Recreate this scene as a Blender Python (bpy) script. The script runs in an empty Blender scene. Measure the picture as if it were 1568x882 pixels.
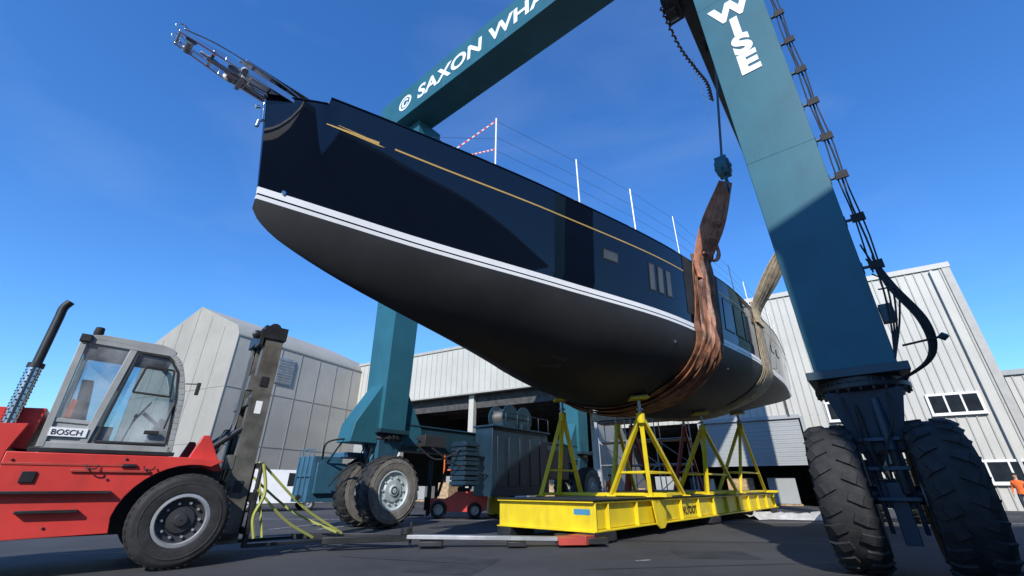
import bpy, math, random
from mathutils import Vector, Matrix
random.seed(4)
sc=bpy.context.scene
R=math.radians
# ------------------------------------------------------------------ materials
def mat(name,col,rough=.5,metal=0,var=.12,scale=2.5,bump=0,bscale=40,coat=0,dirt=0,dirtcol=(.05,.045,.04),spec=.5):
    m=bpy.data.materials.new(name); m.use_nodes=True
    nt=m.node_tree; N=nt.nodes; Lk=nt.links
    b=N['Principled BSDF']
    b.inputs['Roughness'].default_value=rough; b.inputs['Metallic'].default_value=metal
    b.inputs['Specular IOR Level'].default_value=spec
    b.inputs['Coat Weight'].default_value=coat; b.inputs['Coat Roughness'].default_value=.03
    tc=N.new('ShaderNodeTexCoord'); no=N.new('ShaderNodeTexNoise')
    no.inputs['Scale'].default_value=scale; no.inputs['Detail'].default_value=6
    Lk.new(tc.outputs['Object'],no.inputs['Vector'])
    mx=N.new('ShaderNodeMix'); mx.data_type='RGBA'
    mx.inputs[6].default_value=tuple(c*(1-var) for c in col)+(1,)
    mx.inputs[7].default_value=tuple(min(1,c*(1+var)) for c in col)+(1,)
    rp=N.new('ShaderNodeMapRange'); rp.inputs[1].default_value=.35; rp.inputs[2].default_value=.65
    Lk.new(no.outputs['Fac'],rp.inputs[0]); Lk.new(rp.outputs[0],mx.inputs[0])
    out=mx.outputs[2]
    if dirt>0:
        mp=N.new('ShaderNodeMapping'); mp.inputs['Scale'].default_value=(2.2,2.2,.5)
        Lk.new(tc.outputs['Object'],mp.inputs[0])
        n2=N.new('ShaderNodeTexNoise'); n2.inputs['Scale'].default_value=1.6; n2.inputs['Detail'].default_value=9; n2.inputs['Roughness'].default_value=.68
        Lk.new(mp.outputs[0],n2.inputs['Vector'])
        r2=N.new('ShaderNodeMapRange'); r2.inputs[1].default_value=.5; r2.inputs[2].default_value=.75; r2.inputs[4].default_value=dirt
        Lk.new(n2.outputs['Fac'],r2.inputs[0])
        m2=N.new('ShaderNodeMix'); m2.data_type='RGBA'
        Lk.new(r2.outputs[0],m2.inputs[0]); Lk.new(out,m2.inputs[6]); m2.inputs[7].default_value=dirtcol+(1,)
        out=m2.outputs[2]
    Lk.new(out,b.inputs['Base Color'])
    if bump>0:
        n3=N.new('ShaderNodeTexNoise'); n3.inputs['Scale'].default_value=bscale; n3.inputs['Detail'].default_value=4
        Lk.new(tc.outputs['Object'],n3.inputs['Vector'])
        bp=N.new('ShaderNodeBump'); bp.inputs['Strength'].default_value=bump; bp.inputs['Distance'].default_value=.02
        Lk.new(n3.outputs['Fac'],bp.inputs['Height']); Lk.new(bp.outputs[0],b.inputs['Normal'])
    return m
def glass(name,tint=(.75,.85,.88),fac=.2):
    m=bpy.data.materials.new(name); m.use_nodes=True; nt=m.node_tree; N=nt.nodes
    N.remove(N['Principled BSDF']); t=N.new('ShaderNodeBsdfTransparent'); t.inputs[0].default_value=tint+(1,)
    g=N.new('ShaderNodeBsdfGlossy'); g.inputs['Roughness'].default_value=.03
    d=N.new('ShaderNodeBsdfDiffuse'); d.inputs[0].default_value=(.7,.74,.76,1)
    mx=N.new('ShaderNodeMixShader'); mx.inputs[0].default_value=fac
    m2=N.new('ShaderNodeMixShader')
    no=N.new('ShaderNodeTexNoise'); no.inputs['Scale'].default_value=2.2; no.inputs['Detail'].default_value=7
    mr=N.new('ShaderNodeMapRange'); mr.inputs[1].default_value=.42; mr.inputs[2].default_value=.75; mr.inputs[3].default_value=.04; mr.inputs[4].default_value=.5  # pale diffuse patches, strengthened to stand in for sky reflected in the panes
    nt.links.new(no.outputs[0],mr.inputs[0]); nt.links.new(mr.outputs[0],m2.inputs[0])
    nt.links.new(t.outputs[0],mx.inputs[1]); nt.links.new(g.outputs[0],mx.inputs[2])
    nt.links.new(mx.outputs[0],m2.inputs[1]); nt.links.new(d.outputs[0],m2.inputs[2])
    nt.links.new(m2.outputs[0],N['Material Output'].inputs[0])
    return m
M={}
M['teal']=mat('teal_paint',(.026,.125,.17),.5,var=.1,scale=.8,dirt=.35,dirtcol=(.018,.08,.115),spec=.3)
M['teald']=mat('dark_teal_paint',(.012,.043,.065),.45,dirt=.3)
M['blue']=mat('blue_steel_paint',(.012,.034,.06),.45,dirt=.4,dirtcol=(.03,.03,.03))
M['white']=mat('white_paint',(.8,.8,.79),.35,var=.03)
M['lett']=mat('white_lettering',(.8,.82,.82),.5,var=.03)
M['navy']=mat('navy_gloss_topsides',(.0035,.006,.013),.025,var=.05,spec=.42)
M['anti']=mat('grey_antifouling',(.024,.0235,.0245),.6,var=.22,scale=.7,dirt=.5,dirtcol=(.034,.033,.033),bump=.1,bscale=3,spec=.35)
M['gold']=mat('gold_leaf',(.75,.45,.13),.35,.4,var=.05)
M['steel']=mat('stainless_steel',(.55,.55,.56),.2,1,var=.1)
M['galv']=mat('galvanised_steel',(.4,.41,.42),.5,.6,var=.2)
M['deck']=mat('teak_deck',(.3,.2,.12),.7)
M['black']=mat('black_rubber',(.018,.018,.019),.75,var=.3,bump=.3,bscale=25)
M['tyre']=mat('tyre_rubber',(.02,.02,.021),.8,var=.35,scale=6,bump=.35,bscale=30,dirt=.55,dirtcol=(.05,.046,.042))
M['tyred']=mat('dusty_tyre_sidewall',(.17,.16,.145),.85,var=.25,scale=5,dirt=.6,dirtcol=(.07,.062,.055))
M['rimw']=mat('pale_rim_paint',(.42,.48,.5),.5,dirt=.5,dirtcol=(.16,.17,.17))
M['rimd']=mat('dark_rim',(.045,.045,.05),.45,.3,dirt=.3)
M['dark']=mat('dark_steel',(.026,.028,.031),.45,.3,var=.3,dirt=.4,dirtcol=(.07,.05,.035))
M['mast']=mat('worn_mast_steel',(.13,.125,.11),.5,.25,var=.3,scale=4,dirt=.8,dirtcol=(.09,.055,.035))
M['red']=mat('red_paint',(.6,.05,.04),.38,var=.1,dirt=.4,dirtcol=(.3,.05,.04))
M['redst']=mat('red_stand_paint',(.4,.05,.035),.5,dirt=.4)
M['yel']=mat('yellow_paint',(.74,.56,.015),.42,var=.08,dirt=.5,dirtcol=(.42,.3,.03))
M['grey']=mat('grey_cab_paint',(.33,.34,.33),.45,dirt=.5,dirtcol=(.15,.13,.11))
M['glass']=glass('cab_glass')
M['win']=mat('dark_window_glass',(.02,.025,.03),.05,var=.2)
M['winlt']=mat('pale_port_glass',(.07,.075,.065),.06,var=.2)
M['wood']=mat('timber',(.42,.29,.17),.8,var=.3,scale=5)
M['sling']=mat('brown_sling_webbing',(.23,.1,.055),.5,var=.5,scale=3,bump=1,bscale=5,dirt=.8,dirtcol=(.07,.035,.022))
M['slingo']=mat('orange_webbing',(.5,.2,.11),.75,var=.3,scale=4,bump=.8,bscale=9,dirt=.5,dirtcol=(.27,.11,.06))
M['sling2']=mat('tan_sling_webbing',(.36,.29,.19),.8,var=.3,scale=4,bump=.6,bscale=10,dirt=.4,dirtcol=(.16,.12,.08))
M['strap']=mat('ratchet_strap',(.36,.38,.09),.7)
M['clad']=mat('cream_cladding',(.5,.495,.45),.55,var=.06,scale=.4,dirt=.3,dirtcol=(.38,.37,.33))
M['cladr']=mat('cladding_ribs',(.4,.395,.36),.55,var=.06)
M['cladg']=mat('grey_cladding',(.33,.35,.355),.6,var=.06,scale=.4,dirt=.2,dirtcol=(.24,.25,.25))
M['cladd']=mat('slate_cladding',(.1,.11,.12),.6,var=.1,scale=.2)
M['tent']=mat('beige_fabric',(.36,.34,.295),.8,var=.08,scale=.3,bump=1,bscale=.9,dirt=.4,dirtcol=(.25,.235,.2))
M['tentr']=mat('fabric_seam',(.3,.285,.245),.8)
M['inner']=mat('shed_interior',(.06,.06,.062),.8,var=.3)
M['roof']=mat('roof_sheet',(.3,.31,.31),.6)
M['orange']=mat('hivis_orange',(.85,.16,.03),.7)
M['trouser']=mat('work_trousers',(.03,.035,.06),.85)
M['skin']=mat('skin',(.5,.3,.22),.55,var=.05)
M['hair']=mat('dark_hair',(.03,.02,.015),.8)
M['tarp']=mat('white_tarpaulin',(.6,.6,.6),.5,var=.15,scale=5)
M['tapered']=mat('red_tape',(.7,.05,.04),.5)
M['rope']=mat('wire_rope',(.12,.12,.12),.5,.5)
M['rust']=mat('rusty_chain',(.16,.08,.045),.7,.3,var=.4,scale=8)
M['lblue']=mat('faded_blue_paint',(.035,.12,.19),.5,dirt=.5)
M['lbl']=mat('blue_label',(.06,.25,.4),.5)
# ------------------------------------------------------------------ mesh builder
class MB:
    def __init__(s): s.v=[];s.f=[];s.m=[];s.s=[]
    def add(s,vs,fs,m=0,sm=False):
        n=len(s.v); s.v+=[tuple(v) for v in vs]
        for f in fs: s.f.append(tuple(i+n for i in f)); s.m.append(m); s.s.append(sm)
    def hexa(s,p,m=0): s.add(p,[(0,3,2,1),(4,5,6,7),(0,1,5,4),(1,2,6,5),(2,3,7,6),(3,0,4,7)],m)
    def box(s,x0,x1,y0,y1,z0,z1,m=0):
        s.hexa([(x0,y0,z0),(x1,y0,z0),(x1,y1,z0),(x0,y1,z0),(x0,y0,z1),(x1,y0,z1),(x1,y1,z1),(x0,y1,z1)],m)
    def beam(s,p,q,w,h=None,m=0,w2=None,h2=None,up=(0,0,1)):
        p=Vector(p);q=Vector(q);h=w if h is None else h;w2=w if w2 is None else w2;h2=h if h2 is None else h2
        d=(q-p).normalized();u=Vector(up)
        if abs(d.dot(u))>.99:u=Vector((1,0,0))
        a=d.cross(u).normalized();c=a.cross(d)
        s.hexa([p-a*w/2-c*h/2,p+a*w/2-c*h/2,p+a*w/2+c*h/2,p-a*w/2+c*h/2,q-a*w2/2-c*h2/2,q+a*w2/2-c*h2/2,q+a*w2/2+c*h2/2,q-a*w2/2+c*h2/2],m)
    def path(s,pts,r,m=0,n=8,r2=None):
        pts=[Vector(p) for p in pts];vs=[];fs=[];k=len(pts);pa=None
        for i,p in enumerate(pts):
            d=(pts[min(i+1,k-1)]-pts[max(i-1,0)]).normalized()
            if pa is None:
                u=Vector((0,0,1)) if abs(d.z)<.9 else Vector((1,0,0));pa=d.cross(u).normalized()
            pa=(pa-d*pa.dot(d)).normalized();c=d.cross(pa)
            rr=r if r2 is None else r+(r2-r)*i/(k-1)
            for j in range(n):
                t=2*math.pi*j/n;vs.append(p+(pa*math.cos(t)+c*math.sin(t))*rr)
        for i in range(k-1):
            for j in range(n):fs.append((i*n+j,i*n+(j+1)%n,(i+1)*n+(j+1)%n,(i+1)*n+j))
        fs.append(tuple(range(n))[::-1]);fs.append(tuple((k-1)*n+j for j in range(n)))
        s.add(vs,fs,m,True)
    def tube(s,p,q,r,m=0,n=10,r2=None): s.path([p,q],r,m,n,r2)
    def lathe(s,c,prof,m=0,n=36,axis='y'):
        vs=[];fs=[];k=len(prof)
        for (r,a) in prof:
            for j in range(n):
                t=2*math.pi*j/n;x,y=r*math.cos(t),r*math.sin(t)
                o={'y':(x,a,y),'z':(x,y,a),'x':(a,x,y)}[axis]
                vs.append((c[0]+o[0],c[1]+o[1],c[2]+o[2]))
        for i in range(k-1):
            for j in range(n):fs.append((i*n+j,i*n+(j+1)%n,(i+1)*n+(j+1)%n,(i+1)*n+j))
        fs.append(tuple(range(n))[::-1]);fs.append(tuple((k-1)*n+j for j in range(n)))
        s.add(vs,fs,m,True)
    def ring(s,c,prof,m=0,n=36):
        # open lathe about y (no end caps)
        vs=[];fs=[];k=len(prof)
        for (r,a) in prof:
            for j in range(n):
                t=2*math.pi*j/n;vs.append((c[0]+r*math.cos(t),c[1]+a,c[2]+r*math.sin(t)))
        for i in range(k-1):
            for j in range(n):fs.append((i*n+j,i*n+(j+1)%n,(i+1)*n+(j+1)%n,(i+1)*n+j))
        s.add(vs,fs,m,True)
    def prism(s,poly,ax,a0,a1,m=0):
        n=len(poly)
        def P(u,v,a): return {'y':(u,a,v),'x':(a,u,v),'z':(u,v,a)}[ax]
        vs=[P(u,v,a0) for u,v in poly]+[P(u,v,a1) for u,v in poly]
        fs=[tuple(range(n))[::-1],tuple(range(n,2*n))]+[(i,(i+1)%n,n+(i+1)%n,n+i) for i in range(n)]
        s.add(vs,fs,m)
    def obj(s,name,mats,parent=None,bevel=0,loc=None):
        me=bpy.data.meshes.new(name);me.from_pydata(s.v,[],s.f);me.update()
        for k in mats:me.materials.append(M[k])
        me.polygons.foreach_set('material_index',s.m);me.polygons.foreach_set('use_smooth',s.s)
        import bmesh
        bm=bmesh.new();bm.from_mesh(me);bmesh.ops.recalc_face_normals(bm,faces=bm.faces);bm.to_mesh(me);bm.free()
        me.set_sharp_from_angle(angle=R(42))
        o=bpy.data.objects.new(name,me);sc.collection.objects.link(o)
        if parent:o.parent=parent
        if loc:o.location=loc
        if bevel>0:
            md=o.modifiers.new('bevel','BEVEL');md.width=bevel;md.segments=2;md.limit_method='ANGLE';md.angle_limit=R(40)
        return o
def root(name,loc=(0,0,0),ang=0):
    e=bpy.data.objects.new(name,None);e.location=loc;e.rotation_euler=(0,0,ang);sc.collection.objects.link(e);return e
def text(name,body,size,origin,xd,yd,mt,parent,bold=.012,spacing=1,align='LEFT'):
    c=bpy.data.curves.new(name,'FONT');c.body=body;c.size=size;c.offset=bold;c.extrude=.003;c.space_character=spacing;c.align_x=align
    c.materials.append(M[mt]);o=bpy.data.objects.new(name,c);sc.collection.objects.link(o)
    X=Vector(xd).normalized();Y=Vector(yd).normalized();Z=X.cross(Y)
    mm=Matrix((X,Y,Z)).transposed().to_4x4();mm.translation=Vector(origin)
    o.parent=parent;o.matrix_local=mm;return o
def interp(tab,x):
    n=len(tab)
    if x<=tab[0][0]:return tab[0][1]
    if x>=tab[-1][0]:return tab[-1][1]
    sec=[(tab[i+1][1]-tab[i][1])/(tab[i+1][0]-tab[i][0]) for i in range(n-1)]
    def sl(i):
        if i==0:return sec[0]
        if i==n-1:return sec[-1]
        a,b=sec[i-1],sec[i];return 0 if a*b<=0 else 2*a*b/(a+b)
    for i in range(n-1):
        if x<=tab[i+1][0]:
            h=tab[i+1][0]-tab[i][0];t=(x-tab[i][0])/h
            return ((2*t**3-3*t*t+1)*tab[i][1]+(t**3-2*t*t+t)*h*sl(i)+(-2*t**3+3*t*t)*tab[i+1][1]+(t**3-t*t)*h*sl(i+1))
def smooth(pts,n=8):
    P=[Vector(p) for p in pts];P=[P[0]*2-P[1]]+P+[P[-1]*2-P[-2]];o=[]
    for i in range(1,len(P)-2):
        a,b,c,d=P[i-1:i+3]
        for k in range(n):
            t=k/n;o.append(.5*((2*b)+(c-a)*t+(2*a-5*b+4*c-d)*t*t+(3*b-a-3*c+d)*t**3))
    o.append(P[-2]);return o
def wheel(b,c,Rr,W,mt,ms,mr,lugs=0,mlight=None,deep=True):
    h=W/2;r=Rr-(.028*Rr if lugs else 0);ri=Rr*.54
    for sd in (-1,1):
        b.ring(c,[(ri,sd*h*.8),(ri+.04*Rr,sd*h*.97),(Rr*.75,sd*h*1.05),(Rr*.88,sd*h*.98)],ms,48)
        b.ring(c,[(Rr*.8,sd*h*1.045),(Rr*.79,sd*h*1.07),(Rr*.77,sd*h*1.07),(Rr*.76,sd*h*1.045)],ms,48)
        if deep:
            pf=[(ri*1.03,.9),(ri*.93,.88),(ri*.88,.5),(ri*.6,.36),(ri*.55,.36),(ri*.5,.6),(ri*.26,.66),(ri*.22,.88),(.01,.9)];zb=.4
        else:
            pf=[(ri*1.03,.93),(ri*.95,.95),(ri*.9,.78),(ri*.72,.7),(ri*.62,.7),(ri*.55,.86),(ri*.3,.9),(ri*.26,1.02),(.01,1.04)];zb=.72
        b.ring(c,[(q,sd*h*a) for q,a in pf],mr,32)
        if mlight is not None:
            b.ring(c,[(ri*1.04,sd*h*.93),(ri*.92,sd*h*.97),(ri*.87,sd*h*.8)],mlight,32)
        for i in range(10):
            t=i*math.pi/5;q=Vector(c)+Vector((math.cos(t)*ri*.68,sd*h*zb,math.sin(t)*ri*.68))
            b.tube(q,q+Vector((0,sd*.06,0)),.03*Rr,mr if mlight is None else mlight,6)
    b.ring(c,[(Rr*.88,-h*.98),(r*.96,-h*.84),(r*.99,-h*.6),(r,-h*.25),(r,h*.25),(r*.99,h*.6),(r*.96,h*.84),(Rr*.88,h*.98)],mt,56)
    for i in range(lugs):
        for sd in (-1,1):
            t=2*math.pi*(i+(.5 if sd>0 else 0))/lugs
            def P(a,rr,dt):return Vector(c)+Vector((math.cos(t+dt)*rr,a,math.sin(t+dt)*rr))
            up=(math.cos(t),0,math.sin(t))
            p=P(sd*W*.1,Rr*.985,0);q=P(sd*W*.34,Rr*.975,.06);s2=P(sd*W*.47,Rr*.915,.1)
            b.beam(p,q,Rr*.1,Rr*.035,mt,up=up,w2=Rr*.13)
            b.beam(q,s2,Rr*.13,Rr*.035,mt,up=up,w2=Rr*.14)
# ------------------------------------------------------------------ ground
M['asph']=mat('asphalt',(.05,.05,.053),.85,var=.35,scale=.25,bump=.8,bscale=60,dirt=.6,dirtcol=(.078,.077,.076))
g=MB();g.add([(-500,-500,0),(500,-500,0),(500,500,0),(-500,500,0)],[(0,1,2,3)]);g.obj('ground',['asph'])
M['paint']=mat('worn_white_marking',(.4,.4,.4),.7,var=.4,scale=8,dirt=.9,dirtcol=(.07,.07,.07))
M['tar']=mat('tar_seam',(.02,.02,.02),.5)
M['patch']=mat('asphalt_repair',(.035,.035,.038),.8,var=.3,scale=2,bump=.5,bscale=50)
rm=root('ground_marking')
def line(x0,y0,x1,y1,w,mt,z=.004):
    d=Vector((x1-x0,y1-y0,0)).normalized();n=Vector((-d.y,d.x,0))*w/2;a=Vector((x0,y0,z));c=Vector((x1,y1,z))
    b=MB();b.add([a-n,c-n,c+n,a+n],[(0,1,2,3)]);b.obj('line',[mt],rm)
line(-2,12.6,14,10.5,.05,'tar',.008);line(1.2,8.0,7,8.9,.03,'tar',.012);line(-9,9.6,0,11.5,.03,'tar',.016);line(2.2,8.9,2.5,9.0,.06,'paint')
line(-3.2,9.4,-.6,8.5,.03,'tar');line(-14,20,20,17,.12,'paint');line(-1.5,8.6,-.4,8.3,1.6,'patch');line(3.2,9.7,4.6,9.6,1.1,'patch')
line(-6,15,-5,18,.1,'paint');line(-7.5,15,-6.5,18,.1,'paint')
# ------------------------------------------------------------------ yacht
boat=root('sailing_yacht',(-4.04,5.45,5.42),math.atan2(.75,.66))
BW=[(0,.02),(1,.27),(2.6,.67),(5.75,1.62),(10.2,2.8),(12.5,3.05),(16.3,3.35),(20,3.3),(24.5,2.85)]
BD=[(0,.05),(.7,.4),(3,1.15),(5.5,1.88),(10.5,2.98),(15,3.42),(20,3.42),(24.5,3.05)]
DD=[(0,.3),(.12,.46),(.5,.68),(2.1,1.08),(5.35,1.55),(8,1.85),(12,1.95),(17,1.65),(22,.95),(24.5,.45)]
def fb(L):
    if L<=.76:return 1.87+.3*L
    return interp([(.79,2.25),(3,2.29),(10.5,2.24),(18,2.27),(24.5,2.1)],L)
def hb(L,z):
    bw=interp(BW,L)
    if z>=0:return bw+(interp(BD,L)-bw)*min(1,z/fb(L))**.9
    D=interp(DD,L);k=min(1,L/9.);q=min(1,-z/D);p=1.35+.75*k;e=.85-.3*k
    return bw*max(0,1-q**p)**e+.012*(1-q)
def hx(L,z): return L-.29*(z/1.87)*math.exp(-L/1.5) if z>0 else L
st=[0,.04,.1,.18,.3,.45,.6,.76,.79,1,1.3,1.6,2]+[2+.5*i for i in range(1,46)]
def zrow(L):
    f=fb(L);D=interp(DD,L);z=[f-(f-.10)*i/10 for i in range(11)]+[-.02,-.05,-.12]
    return z+[-(.12+(D-.12)*math.sin(j/16*math.pi/2)) for j in range(1,17)]
rmat=[0]*10+[1,0,1]+[2]*16
b=MB();nr=len(zrow(5));vs=[];fs=[];ms=[]
for L in st:
    zz=zrow(L)
    for z in zz:vs.append((hx(L,z),-hb(L,z),z))
    for z in zz:vs.append((hx(L,z),hb(L,z),z))
for i in range(len(st)-1):
    for s_ in (0,1):
        for r in range(nr-1):
            a=i*2*nr+s_*nr+r;c=a+2*nr
            b_=(a,a+1,c+1,c);fs.append(b_ if s_ else b_[::-1]);ms.append(rmat[r])
for e in (0,len(st)-1):
    for r in range(nr-1):
        a=e*2*nr+r;fs.append((a,a+1,a+nr+1,a+nr));ms.append(rmat[r])
for f_,m_ in zip(fs,ms):b.f.append(f_);b.m.append(m_);b.s.append(True)
b.v=vs
n0=len(b.v)
for L in st:
    z=fb(L)-.03;w=hb(L,z)*.995
    b.v+=[(hx(L,z),-w,z),(hx(L,z),0,z+.04*min(1,L/4)),(hx(L,z),w,z)]
for i in range(len(st)-1):
    for k in (0,1):
        a=n0+i*3+k;b.f.append((a,a+1,a+4,a+3));b.m.append(3);b.s.append(False)
hull=b.obj('hull',['navy','white','anti','deck'],boat)
b=MB()
for sd in (-1,1):
    b.path([(hx(L,fb(L)),sd*hb(L,fb(L)),fb(L)+.01) for L in st[8:]],.022,0,6)
    b.path([(hx(L,fb(L)),sd*hb(L,fb(L)),fb(L)+.01) for L in st[:8]],.02,0,6)
b.obj('toe_rail',['navy'],boat)
def strip(b,L0,L1,zc,w0,w1,n=40,m=0,off=.008):
    for sd in (-1,1):
        vs=[]
        for i in range(n+1):
            t=i/n;L=L0+(L1-L0)*t;z=zc(t) if callable(zc) else zc;w=w0+(w1-w0)*t
            for q in (z-w/2,z+w/2):vs.append((hx(L,q),sd*(hb(L,q)+off),q))
        b.add(vs,[(2*i,2*i+1,2*i+3,2*i+2) for i in range(n)],m,True)
b=MB();strip(b,1.9,24.2,1.71,.038,.038,80)
strip(b,.78,1.62,lambda t:1.69-.0*t,.02,.09,10);strip(b,.95,1.62,lambda t:1.75-.05*t,.01,.03,10);strip(b,1.62,1.72,1.66,.03,.005,4)
b.obj('cove_stripe',['gold'],boat)
b=MB()
def port(L0,L1,z0,z1,mi):
    strip(b,L0-.03,L1+.03,(z0+z1)/2,z1-z0+.07,z1-z0+.07,6,1,.01);strip(b,L0,L1,(z0+z1)/2,z1-z0,z1-z0,6,mi,.018)
port(7.15,7.62,1.02,1.25,0)
for L in (8.85,9.22,9.6):port(L,L+.2,.62,1.38,0)
for L in (13.2,14.1,15.0):port(L,L+.7,.5,1.55,2)
port(19,19.5,1.0,1.25,0);port(20,20.5,1.0,1.25,0)
b.obj('hull_ports',['winlt','black','win'],boat)
b=MB();strip(b,10.6,12.9,1.3,1.85,1.85,10,0,.012);b.obj('sling_chafe_pads',['black'],boat)
b=MB();strip(b,6.55,7.0,lambda t:-1.5,.2,.16,4,0,.01);b.obj('thruster_cover',['rimd'],boat)
b=MB()
for L,z in ((9.9,-.62),(13.4,-.75),(.33,.12)):
    y=-(hb(L,z)+.0);b.tube((L,y+.02,z),(L,y-.03,z),.035,0,10)
b.obj('through_hulls',['steel'],boat)
b=MB()
b.prism([(9.5,2.15),(10.6,2.62),(16.4,2.75),(17.5,2.7),(18.2,2.15)],'y',-1.45,1.45,0)
b.prism([(10.9,2.66),(11.1,2.74),(16,2.82),(16.2,2.74)],'y',-1.2,1.2,1)
b.obj('coachroof',['white','win'],boat,.05)
b=MB();z0=1.97
for y in (-.2,.2):
    b.beam((.55,y,z0-.04),(-1.0,y*.95,z0+.0),.035,.13,0)
    b.beam((-1.0,y*.95,z0+.0),(-1.62,y*.7,z0+.03),.03,.11,0,h2=.06)
    b.path(smooth([(.3,y*1.1,z0+.03),(-.2,y*1.15,z0+.12),(-1.1,y*1.1,z0+.13),(-1.58,y*.75,z0+.1)]),.015,0,8)
for x in (.3,0,-.3,-.6,-.9,-1.15):b.beam((x,-.2,z0-.01),(x,.2,z0-.01),.045,.035,0)
b.add([(.5,-.24,z0+.17),(-.75,-.24,z0+.17),(-.9,0,z0+.18),(-.75,.24,z0+.17),(.5,.24,z0+.17),(.5,-.24,z0+.155),(-.75,-.24,z0+.155),(-.9,0,z0+.165),(-.75,.24,z0+.155),(.5,.24,z0+.155)],[(0,1,2,3,4),(9,8,7,6,5),(0,5,6,1),(1,6,7,2),(2,7,8,3),(3,8,9,4)],0)
b.lathe((-1.45,0,z0+.0),[(.08,-.12),(.045,-.1),(.045,.1),(.08,.12)],1,16)
b.lathe((-.85,0,z0-.06),[(.09,-.12),(.05,-.1),(.05,.1),(.09,.12)],1,16)
b.tube((-1.6,-.15,z0+.05),(-1.6,.15,z0+.05),.022,0)
for y in (-.12,.12):b.path(smooth([(-1.6,y,z0+.02),(-1.68,y,z0+.12),(-1.6,y,z0+.2),(-1.5,y,z0+.14)]),.014,0,6)
b.path(smooth([(.2,.05,z0-.1),(-.4,.05,z0-.1),(-.9,0,z0-.04),(-1.3,0,z0+.0)]),.025,1)
b.beam((-.62,-.05,z0-.13),(-1.2,-.03,z0-.05),.05,.07,1)
b.beam((-.7,-.17,z0-.12),(-.7,.17,z0-.12),.06,.09,1)
b.tube((-.72,-.26,z0-.1),(-.72,-.2,z0-.02),.05,1)
b.beam((hx(0,1.85)-.03,0,1.85),(hx(0,1.35)-.03,0,1.35),.1,.04,0)
b.tube((-.34,-.05,1.55),(-.4,-.05,1.5),.03,0);b.tube((-.29,0,1.32),(-.29,0,1.18),.03,0)
b.obj('bowsprit_platform',['steel','galv'],boat,.006)
b=MB();Ls=[4.0,6.45,8.55,10.75,13,15,17,19,21,23]
for sd in (-1,1):
    tp=[]
    for L in Ls:
        f=fb(L);y=sd*(hb(L,f)-.1);hgt=1.55 if L<12 else 1.3
        b.tube((L,y,f-.05),(L,y,f+hgt),.02 if L!=10.75 else .012,0,8);tp.append((L,y,f,hgt))
    for i in range(len(tp)-1):
        for q in (.35,.62,.95):
            b.tube((tp[i][0],tp[i][1],tp[i][2]+tp[i][3]*q),(tp[i+1][0],tp[i+1][1],tp[i+1][2]+tp[i+1][3]*q),.004,1,5)
    b.tube((2.3,sd*.75,fb(2.3)+.1),(4.0,tp[0][1],tp[0][2]+.9),.004,1,5)
b.obj('stanchions_and_lifelines',['white','rope'],boat)
b=MB()
f=fb(4)
for (za,zb,xa) in ((.02,1.48,3.0),(.0,.6,3.2)):
    p=Vector((xa,-1.0,fb(xa)+za));q=Vector((4,-1.32,f+zb))
    for i in range(18):
        b.beam(p.lerp(q,i/18),p.lerp(q,(i+1)/18),.01,.03,i%2)
b.obj('barrier_tape',['white','tapered'],boat)
# ------------------------------------------------------------------ travel lift
TL=root('travel_lift',(6.0,7.35,0),math.atan2(.78,.62))
W=13.47;LN=13.2
b=MB()
def leg(x,y):
    wa,wb,da,db,za,zb=1.12,1.56,1.0,1.3,2.85,16.9
    b.hexa([(x-da/2,y-wa/2,za),(x+da/2,y-wa/2,za),(x+da/2,y+wa/2,za),(x-da/2,y+wa/2,za),(x-db/2,y-wb/2,zb),(x+db/2,y-wb/2,zb),(x+db/2,y+wb/2,zb),(x-db/2,y+wb/2,zb)],0)
    b.box(x-.62,x+.62,y-.68,y+.68,2.84,2.98,1)
for x in (0,LN):
    for y in (0,W):leg(x,y)
for z in (7.6,12.9):
    k=(z-2.85)/14.05;w_=1.12+.44*k;d_=1.0+.3*k
    for x in (0,LN):
        for y in (0,W):b.box(x-d_/2-.004,x+d_/2+.004,y-w_/2-.004,y+w_/2+.004,z,z+.02,0)
b.obj('legs',['teal','teald'],TL,.02)
b=MB();b.box(-1.2,.12,-1.3,W+1.75,16.9,18.8,0)
for y in (3.5,7,10.5):b.box(-1.206,.126,y,y+.03,16.894,18.806,0)
b.obj('top_cross_beam',['teal'],TL,.02)
b=MB();b.box(.12,LN+.8,.1,1.24,16.9,18.4,0);b.box(.12,LN+.8,12.9,14.0,15.4,16.85,0)
b.box(.2,LN+.8,.02,1.32,16.82,16.9,1)
b.obj('top_side_beams',['teald','dark'],TL,.02)
b=MB()
for y in (0,W):
    b.box(.5,LN-.5,y-.36,y+.36,2.35,3.2,0)
    b.box(.5,LN-.5,y-.42,y+.42,3.2,3.26,0)
b.obj('lower_side_beams',['teald'],TL,.02)
b=MB()
for x,sx in ((0,1),(0,-1),(LN,-1)):
    b.prism([(x+sx*.45,4.6),(x+sx*.5,2.5),(x+sx*1.5,2.5),(x+sx*1.4,3.1)],'y',W-.4,W+.4,0)
b.obj('leg_gussets',['teal'],TL,.02)
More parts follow.
